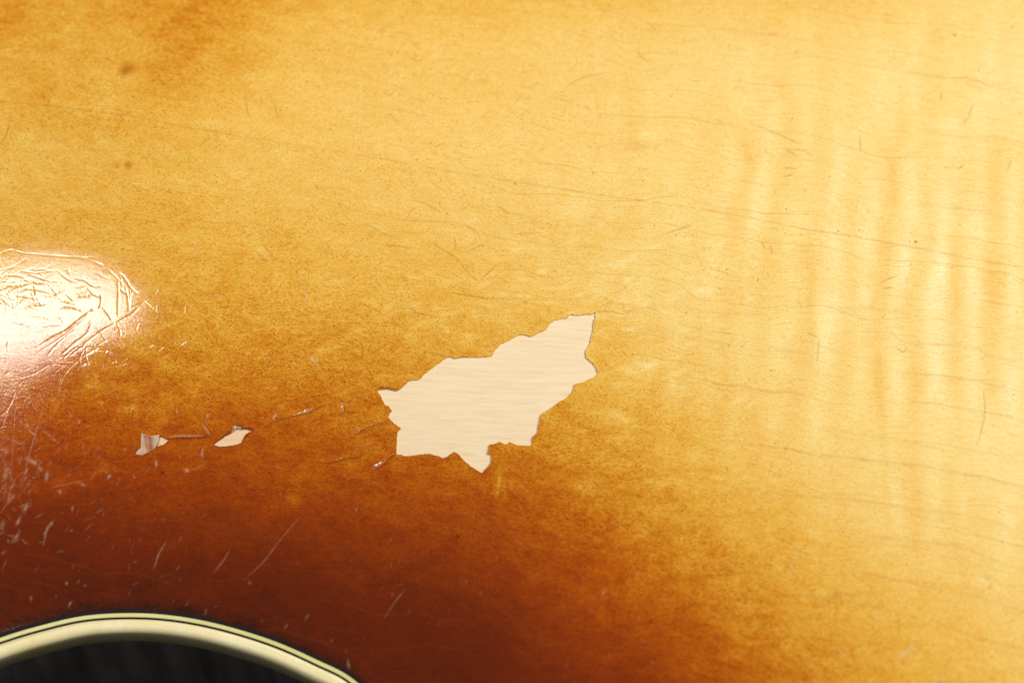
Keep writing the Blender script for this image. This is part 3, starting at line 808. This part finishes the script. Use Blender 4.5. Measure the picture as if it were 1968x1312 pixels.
# --- belt-buckle rash at the left: grooves that catch or break the reflection, painted pale as bruised lacquer and glint
zg = lambda p: zc(p, 0, 440, 360 / 1968)
for p, w, dd, sc in [
        (zg([(-60, 440), (60, 420), (200, 360), (260, 310)]), .13, -.02, .25), (zg([(0, 260), (110, 225), (250, 255), (380, 265), (500, 275), (850, 300), (980, 295)]), .15, -.02, .45), (zg([(1000, 350), (1080, 385)]), .2, -.02, .6),
        (zg([(1245, 470), (1300, 500), (1380, 620), (1440, 670)]), .2, -.03, .7), (zg([(1240, 560), (1245, 700), (1240, 900)]), .26, -.03, .8), (zg([(1320, 620), (1350, 750), (1350, 850)]), .24, -.02, .3), (zg([(1230, 980), (1380, 895), (1450, 830)]), .24, -.03, .75),
        (zg([(1225, 980), (1255, 1060), (1270, 1120)]), .18, -.02, .5), (zg([(880, 1215), (960, 1150), (1080, 1060), (1190, 1005)]), .2, -.03, .8), (zg([(660, 1310), (780, 1200), (900, 1110), (965, 990)]), .24, -.03, .8), (zg([(500, 1330), (580, 1230), (700, 1120), (800, 1050)]), .18, -.03, .6),
        (zg([(390, 1240), (560, 1130), (700, 1060), (900, 900), (1040, 820)]), .22, -.035, 0), (zg([(380, 1310), (640, 1140), (820, 1000), (930, 910)]), .16, -.02, .5), (zg([(760, 1310), (860, 1240)]), .2, -.03, .5), (zg([(930, 1300), (1040, 1245)]), .2, -.02, .5), (zg([(1870, 1240), (1968, 1165)]), .16, -.02, .4),
        (zg([(860, 510), (930, 570), (1000, 610)]), .2, -.03, .6), (zg([(920, 620), (990, 690), (1080, 720)]), .24, -.03, .5), (zg([(1080, 830), (1130, 890), (1180, 960)]), .24, -.03, .5), (zg([(1500, 750), (1580, 820), (1650, 880)]), .16, -.015, .3), (zg([(1940, 800), (1930, 890)]), .14, -.02, .4),
        (zg([(70, 690), (130, 630), (220, 590)]), .2, -.03, 0), (zg([(0, 720), (40, 750), (110, 810)]), .2, -.03, 0), (zg([(160, 700), (270, 715), (370, 725)]), .2, -.03, 0), (zg([(240, 850), (330, 810), (480, 790), (360, 770)]), .2, -.03, 0), (zg([(470, 710), (580, 690), (690, 630)]), .2, -.03, 0),
        (zg([(690, 680), (730, 720), (780, 755)]), .2, -.03, 0), (zg([(660, 760), (720, 770), (810, 795)]), .2, -.03, 0), (zg([(620, 830), (750, 825), (880, 865)]), .22, -.03, 0), (zg([(450, 930), (500, 940), (520, 970)]), .16, -.02, 0), (zg([(590, 950), (640, 940), (670, 990)]), .16, -.02, 0),
        (zg([(820, 710), (900, 705), (1000, 690)]), .22, -.03, 0), (zg([(1060, 690), (1060, 780), (1040, 840)]), .22, -.03, 0), (zg([(360, 590), (370, 650), (360, 720)]), .18, -.03, 0), (zg([(230, 650), (300, 630), (480, 660), (560, 680)]), .18, -.03, 0), (zg([(20, 600), (200, 600), (330, 560)]), .2, -.03, 0),
        (zg([(300, 530), (400, 570), (470, 565)]), .22, -.03, .5), (zg([(80, 480), (190, 490), (270, 520)]), .24, -.03, .5), (zg([(340, 460), (480, 450), (600, 435)]), .16, -.02, .4), (zg([(720, 420), (720, 470)]), .28, -.02, .4), (zg([(620, 450), (700, 520), (800, 560)]), .16, -.02, .2),
        ([(0, 735), (18, 740), (28, 755), (15, 785), (0, 800)], .2, -.03, .5), ([(0, 745), (12, 755), (20, 760)], .3, -.02, .5), ([(20, 770), (10, 800), (0, 830)], .14, -.02, .5), ([(30, 760), (25, 850), (18, 940)], .12, -.02, .4), ([(95, 700), (60, 720), (20, 728)], .16, -.02, .4),
        ([(0, 985), (14, 965), (20, 940), (32, 915)], .2, -.02, .5), ([(5, 880), (18, 905), (25, 930)], .4, -.02, .4), ([(0, 860), (15, 868)], .5, -.02, .35), ([(10, 840), (40, 852)], .4, -.01, .3), ([(0, 920), (10, 930), (8, 960)], .5, -.01, .3)]:
    stroke(p, w * 0.52, scratch_glint=sc * 0.6, disp=dd * 1.2, n=30, patchy=0.65, wob=0.025)
for k in range(260):
    px_ = -30 + abs(rng.normal(0, 130))
    py_ = rng.uniform(515, 700)
    if py_ > 585 and px_ < 200 - (py_ - 585) * 0.9 and rng.random() < 0.9:
        continue
    a = rng.choice([rng.normal(-0.7, .35), rng.normal(0.1, .4), rng.normal(1.3, .4)])
    ln = rng.uniform(8, 46)
    stroke([(px_, py_), (px_ + ln * .5 * math.cos(a) + rng.normal(0, 1.5), py_ + ln * .5 * math.sin(a) + rng.normal(0, .8)), (px_ + ln * math.cos(a), py_ + ln * math.sin(a))],
           rng.uniform(.06, .11), disp=-rng.uniform(.004, .02), scratch_glint=rng.choice([0, 0, .2]), n=9, patchy=0.4)
for k in range(230):                            # fine rubbing marks below the glare and over the dark stain
    px_ = -40 + abs(rng.normal(0, 170))
    py_ = min(rng.uniform(700, 1180), rng.uniform(700, 1180))
    a = rng.normal(-0.95, .5)
    ln = rng.uniform(4, 24)
    near = max(0.0, 1 - px_ / 320)
    stroke([(px_, py_), (px_ + ln * math.cos(a), py_ + ln * math.sin(a))], rng.uniform(.07, .16), scratch_glint=rng.uniform(.03, .10) + .2 * near * rng.random(), disp=-.006, n=6, patchy=0.5)
for k in range(130):                            # dense rash at the very left, with its glare haze painted pale
    px_ = -20 + abs(rng.normal(0, 55))
    py_ = rng.normal(880, 75)
    a = rng.choice([rng.normal(-1.1, .35), rng.normal(0.6, .4), rng.normal(1.7, .3)])
    ln = rng.uniform(4, 20)
    stroke([(px_, py_), (px_ + ln * .5 * math.cos(a), py_ + ln * .5 * math.sin(a) + rng.normal(0, 2)), (px_ + ln * math.cos(a), py_ + ln * math.sin(a))],
           rng.uniform(.07, .17), scratch_glint=rng.uniform(.06, .28), disp=-.006, n=7, patchy=0.6)
for k in range(260):
    px_, py_ = rng.uniform(100, 1300), rng.uniform(560, 1290)
    a = rng.normal(-1.0, .6)
    ln = rng.uniform(2, 12)
    stroke([(px_, py_), (px_ + ln * math.cos(a), py_ + ln * math.sin(a))], rng.uniform(.07, .13), scratch_glint=rng.uniform(.03, .14), disp=-.004, n=5)
blob(0, 800, 130, 230, 0, 0.9, 'wear')
blob(90, 590, 150, 70, 0, 0.35, 'wear')
blob(60, 1000, 120, 140, 0, 0.5, 'wear')

# --- assemble the grid, cut the outline and the chips
CUT = DS.copy()                                   # > 0: lacquer
i0, i1, j0, j1 = 0, nx, 0, ny
near_e = np.abs(DS) < 5
idx = np.argwhere(near_e)
CUT[near_e] = sdist(np.c_[XS[idx[:, 0]], YS[idx[:, 1]]], OUT) + 0.03
for ch in CHIPS:
    a0, a1, b0, b1 = window(ch.min(0) - 1, ch.max(0) + 1)
    X, Y = np.meshgrid(XS[a0:a1], YS[b0:b1], indexing='ij')
    sd = -sdist(np.c_[X.ravel(), Y.ravel()], ch).reshape(X.shape)
    CUT[a0:a1, b0:b1] = np.minimum(CUT[a0:a1, b0:b1], sd)
    # the film curls up a little beside a break
    F['disp'][a0:a1, b0:b1] += np.where(sd > -0.3, 0.03 * np.exp(-np.maximum(sd, 0) / 0.3), 0)
    F['crack'][a0:a1, b0:b1] = np.maximum(F['crack'][a0:a1, b0:b1], (0.10 if ch is CHIPS[0] else 0.6) * np.exp(-(np.maximum(sd, 0) / 0.10) ** 2))

VX, VY = np.meshgrid(XS, YS, indexing='ij')
VZ = H + F['disp']
verts = np.c_[VX.ravel(), VY.ravel(), VZ.ravel()]
cut = CUT.ravel()
vid = np.arange(nx * ny).reshape(nx, ny)
A_, B_, C_, D_ = vid[:-1, :-1].ravel(), vid[1:, :-1].ravel(), vid[1:, 1:].ravel(), vid[:-1, 1:].ravel()
pos = cut > 0
allin = pos[A_] & pos[B_] & pos[C_] & pos[D_]
quads = np.c_[A_, B_, C_, D_][allin]
mixed = ~allin & (pos[A_] | pos[B_] | pos[C_] | pos[D_])
atts = {k: F[k].ravel() for k in ('burst', 'figure', 'crack', 'scratch_glint', 'wear')}
new_v, new_pair, new_t, edge_of = [], [], [], {}
tris, border = [], []
NV = len(verts)


def cross_pt(a, b):
    key = (min(a, b), max(a, b))
    if key not in edge_of:
        a, b = key
        t = cut[a] / (cut[a] - cut[b])
        edge_of[key] = NV + len(new_pair)
        new_pair.append(key)
        new_t.append(t)
    return edge_of[key]


for tri in np.vstack([np.c_[A_, B_, C_][mixed], np.c_[A_, C_, D_][mixed]]):
    ins = [v for v in range(3) if cut[tri[v]] > 0]
    if len(ins) == 3:
        tris.append(tuple(tri))
    elif len(ins) == 1:
        k = ins[0]
        a, b, c = tri[k], tri[(k + 1) % 3], tri[(k + 2) % 3]
        p, q = cross_pt(a, b), cross_pt(a, c)
        tris.append((a, p, q))
        border.append((p, q))
    elif len(ins) == 2:
        k = [v for v in range(3) if v not in ins][0]
        a, b, c = tri[k], tri[(k + 1) % 3], tri[(k + 2) % 3]
        p, q = cross_pt(a, b), cross_pt(a, c)
        tris += [(p, b, c), (p, c, q)]
        border.append((q, p))
pr, tt = np.array(new_pair), np.array(new_t)
nvv = verts[pr[:, 0]] + tt[:, None] * (verts[pr[:, 1]] - verts[pr[:, 0]])
verts = np.vstack([verts, nvv])
for k in atts:
    atts[k] = np.r_[atts[k], atts[k][pr[:, 0]] + tt * (atts[k][pr[:, 1]] - atts[k][pr[:, 0]])]
# broken edge of the film: a wall down to the wood
FILM = 0.13
bset = np.unique(np.array(border).ravel())
up_v, lo_v = {}, {}
wall_v = []
base = len(verts)
for n_, v in enumerate(bset):
    up_v[v] = base + 2 * n_
    lo_v[v] = base + 2 * n_ + 1
wv_ = np.repeat(verts[bset], 2, axis=0)
wv_[1::2, 2] -= FILM
verts = np.vstack([verts, wv_])
verts_xy = verts[:, :2]
for k in atts:
    e = np.repeat(atts[k][bset], 2)
    if k == 'crack':
        e[:] = np.where(np.repeat(verts_xy[bset, 0], 2) < -34, 0.8, 0.2)
    atts[k] = np.r_[atts[k], e]
walls = [(up_v[p], lo_v[p], lo_v[q], up_v[q]) for p, q in border]
quads = np.vstack([quads, np.array(walls)])
tris = np.array(tris)
used = np.zeros(len(verts), bool)
used[quads.ravel()] = True
used[tris.ravel()] = True
remap = np.cumsum(used) - 1
me = np_mesh('lacquer_finish', verts[used], remap[quads], remap[tris])
for k, v in atts.items():
    at = me.attributes.new(k, 'FLOAT', 'POINT')
    at.data.foreach_set('value', np.ascontiguousarray(v[used], np.float32))
fin = link('lacquer_finish', me, M_FIN, body)
fin['label'] = 'glossy amber to dark brown sunburst lacquer over figured maple'

# --- bare wood showing in the chips
for n_, ch in enumerate(CHIPS):
    lo, hi = ch.min(0) - 0.6, ch.max(0) + 0.6
    st = 0.3 if n_ == 0 else 0.15
    xs, ys = np.arange(lo[0], hi[0], st), np.arange(lo[1], hi[1], st)
    hz = tensor(HC, xs, ys) - FILM
    X, Y = np.meshgrid(xs, ys, indexing='ij')
    sd = sdist(np.c_[X.ravel(), Y.ravel()], ch)
    vi = np.arange(len(xs) * len(ys)).reshape(len(xs), len(ys))
    q = np.c_[vi[:-1, :-1].ravel(), vi[1:, :-1].ravel(), vi[1:, 1:].ravel(), vi[:-1, 1:].ravel()]
    q = q[(sd[q] > -0.45).all(1)]
    us = np.unique(q)
    rm = np.full(vi.size, -1)
    rm[us] = np.arange(len(us))
    o = link('exposed_wood', np_mesh('exposed_wood', np.c_[X.ravel(), Y.ravel(), hz.ravel()][us], rm[q]), M_WOOD if n_ == 0 else M_WOOD_PINK, body)
    o['label'] = ['large jagged patch of bare pale maple', 'small leaf shaped chip of bare maple', 'tiny chip of bare maple beside a lifted flake',
                  'sliver of bare maple above the leaf shaped chip'][n_]

# --- flakes of lacquer that have lifted
def flake(src, lift_from, lift_to, height, curl, label):
    P = S(src)
    c0, c1 = S([lift_from])[0], S([lift_to])[0]
    ax = (c1 - c0)
    L = np.linalg.norm(ax)
    ax /= L
    poly = resample(P, 90, True)
    lo, hi = poly.min(0), poly.max(0)
    st = 0.1
    xs, ys = np.arange(lo[0] - .1, hi[0] + .2, st), np.arange(lo[1] - .1, hi[1] + .2, st)
    X, Y = np.meshgrid(xs, ys, indexing='ij')
    pt = np.c_[X.ravel(), Y.ravel()]
    sd = sdist(pt, poly)
    # pull the grid points near the outline onto it
    A = poly[((pt[:, None] - poly[None]) ** 2).sum(2).argmin(1)]
    sn = np.abs(sd) < 0.055
    pt[sn] = A[sn]
    t = np.clip(((pt - c0) @ ax) / L, 0, 1.3)
    z = at_pts(HC, pt) + 0.02 + height * t ** 1.6 + curl * np.sin(t * 7.0) * t
    vi = np.arange(len(pt)).reshape(X.shape)
    q = np.c_[vi[:-1, :-1].ravel(), vi[1:, :-1].ravel(), vi[1:, 1:].ravel(), vi[:-1, 1:].ravel()]
    q = q[((sd[q] > -0.055) | sn[q]).all(1) & (sd[q].max(1) > 0)]
    us = np.unique(q)
    rm = np.full(vi.size, -1)
    rm[us] = np.arange(len(us))
    n = len(us)
    Vt = np.c_[pt[us], z[us]]
    Vb = Vt - [0, 0, 0.06]
    qq = rm[q]
    allq = np.vstack([qq, qq[:, ::-1] + n])
    ed = {}
    for f in qq:
        for k in range(4):
            e = (f[k], f[(k + 1) % 4])
            ed[e] = 1
    rimq = [(b, a, a + n, b + n) for (a, b) in ed if (b, a) not in ed]
    allq = np.vstack([allq, np.array(rimq)])
    me = np_mesh('lacquer_flake', np.vstack([Vt, Vb]), allq)
    nn = 2 * n
    tt_ = np.r_[t[us], t[us]]
    px_n = np.sin(Vt[:, 0] * 5.1) * .5 + np.sin(Vt[:, 1] * 4.3 + Vt[:, 0] * 2) * .5
    pale = np.clip(np.where(tt_ > .5, (tt_ - .45) * 2.4, np.where(tt_ < .26, .7, .3)) + .12 * np.r_[px_n, px_n], 0, .95)  # glare on the lifted flake painted in as whitish strips
    for k, v in (('burst', .72), ('figure', 0), ('crack', 0), ('wear', .6)):
        at = me.attributes.new(k, 'FLOAT', 'POINT')
        at.data.foreach_set('value', np.full(nn, v, np.float32))
    at = me.attributes.new('scratch_glint', 'FLOAT', 'POINT')
    at.data.foreach_set('value', pale.astype(np.float32))
    o = link('lacquer_flake', me, M_FIN, body)
    o['label'] = label
    return o


flake(zc([(447, 290), (430, 380), (405, 440), (370, 492), (270, 552), (180, 585), (85, 572), (100, 520), (160, 480), (160, 400), (165, 250), (235, 275), (330, 300)], 250, 800, .127),
      (268, 850), (306, 842), 0.34, 0.03, 'curled whitish flake of lifted lacquer')
flake(zc([(1530, 245), (1545, 165), (1590, 140), (1612, 172), (1600, 195), (1560, 240)], 250, 800, .127), (444, 832), (455, 821), 0.18, 0.0, 'small whitish flake of lifted lacquer')

# ------------------------------------------------------------------ purfling, binding, side
NO = len(OUT)


def sweep(name, prof, mat, label=None, closed=True, smooth=True):
    """prof: (outward offset, height) in mm, swept round the outline"""
    k = len(prof)
    V = np.vstack([np.c_[OUT + ONRM * o, np.full(NO, z)] for o, z in prof])
    rows = range(k if closed else k - 1)
    i = np.arange(NO)
    j = (i + 1) % NO
    Q = np.vstack([np.c_[a * NO + i, ((a + 1) % k) * NO + i, ((a + 1) % k) * NO + j, a * NO + j] for a in rows])
    me = np_mesh(name, V, Q, smooth=smooth)
    o = link(name, me, mat, body)
    if label:
        o['label'] = label
    return o


def strip(name, a, b, top, mat, label):
    return sweep(name, [(a, top - 1.6), (a, top), (b, top), (b, top - 1.6)], mat, label, smooth=False)


zt0 = float(at_pts(HC, OUT[len(OUT) // 2:len(OUT) // 2 + 1])[0])
edge_z = float(np.median(at_pts(HC, OUT)))
strip('purfling_strip', -0.05, 0.73, edge_z - 0.005, M_BLACK, 'outer black purfling line')
strip('purfling_strip', 0.72, 1.32, edge_z + 0.004, M_CREAM_THIN, 'thin cream purfling line')
strip('purfling_strip', 1.31, 1.74, edge_z - 0.008, M_BLACK, 'black purfling line against the binding')
R_ = 0.95
prof = [(1.72, edge_z - 4.9), (1.72, edge_z + 0.006), (2.35, edge_z - 0.02)]
for a in np.linspace(0, math.pi / 2, 12):
    prof.append((2.75 + R_ * math.sin(a), edge_z - 0.06 - R_ * (1 - math.cos(a))))
prof.append((2.75 + R_, edge_z - 4.9))
sweep('edge_binding', prof, M_CREAM, 'thick rounded cream edge binding')
ow = 2.75 + R_
sweep('body_side', [(ow - 0.06, edge_z - 4.7), (ow - 0.06, -SIDE_DEPTH + 6), (ow - 1.5, -SIDE_DEPTH + 1.0), (ow - 3.0, -SIDE_DEPTH + 0.2)], M_RIM, 'near black glossy side of the body', closed=False)
me = bpy.data.meshes.new('far_plate')
Vp = np.c_[OUT + ONRM * (ow - 3.0), np.full(NO, -SIDE_DEPTH + 0.2)][::8]
me.from_pydata([tuple(v * MM) for v in Vp], [], [list(range(len(Vp)))[::-1]])
link('far_plate', me, M_RIM, body)
print('verts', len(fin.data.vertices), 'polys', len(fin.data.polygons), 'grid', nx, ny)
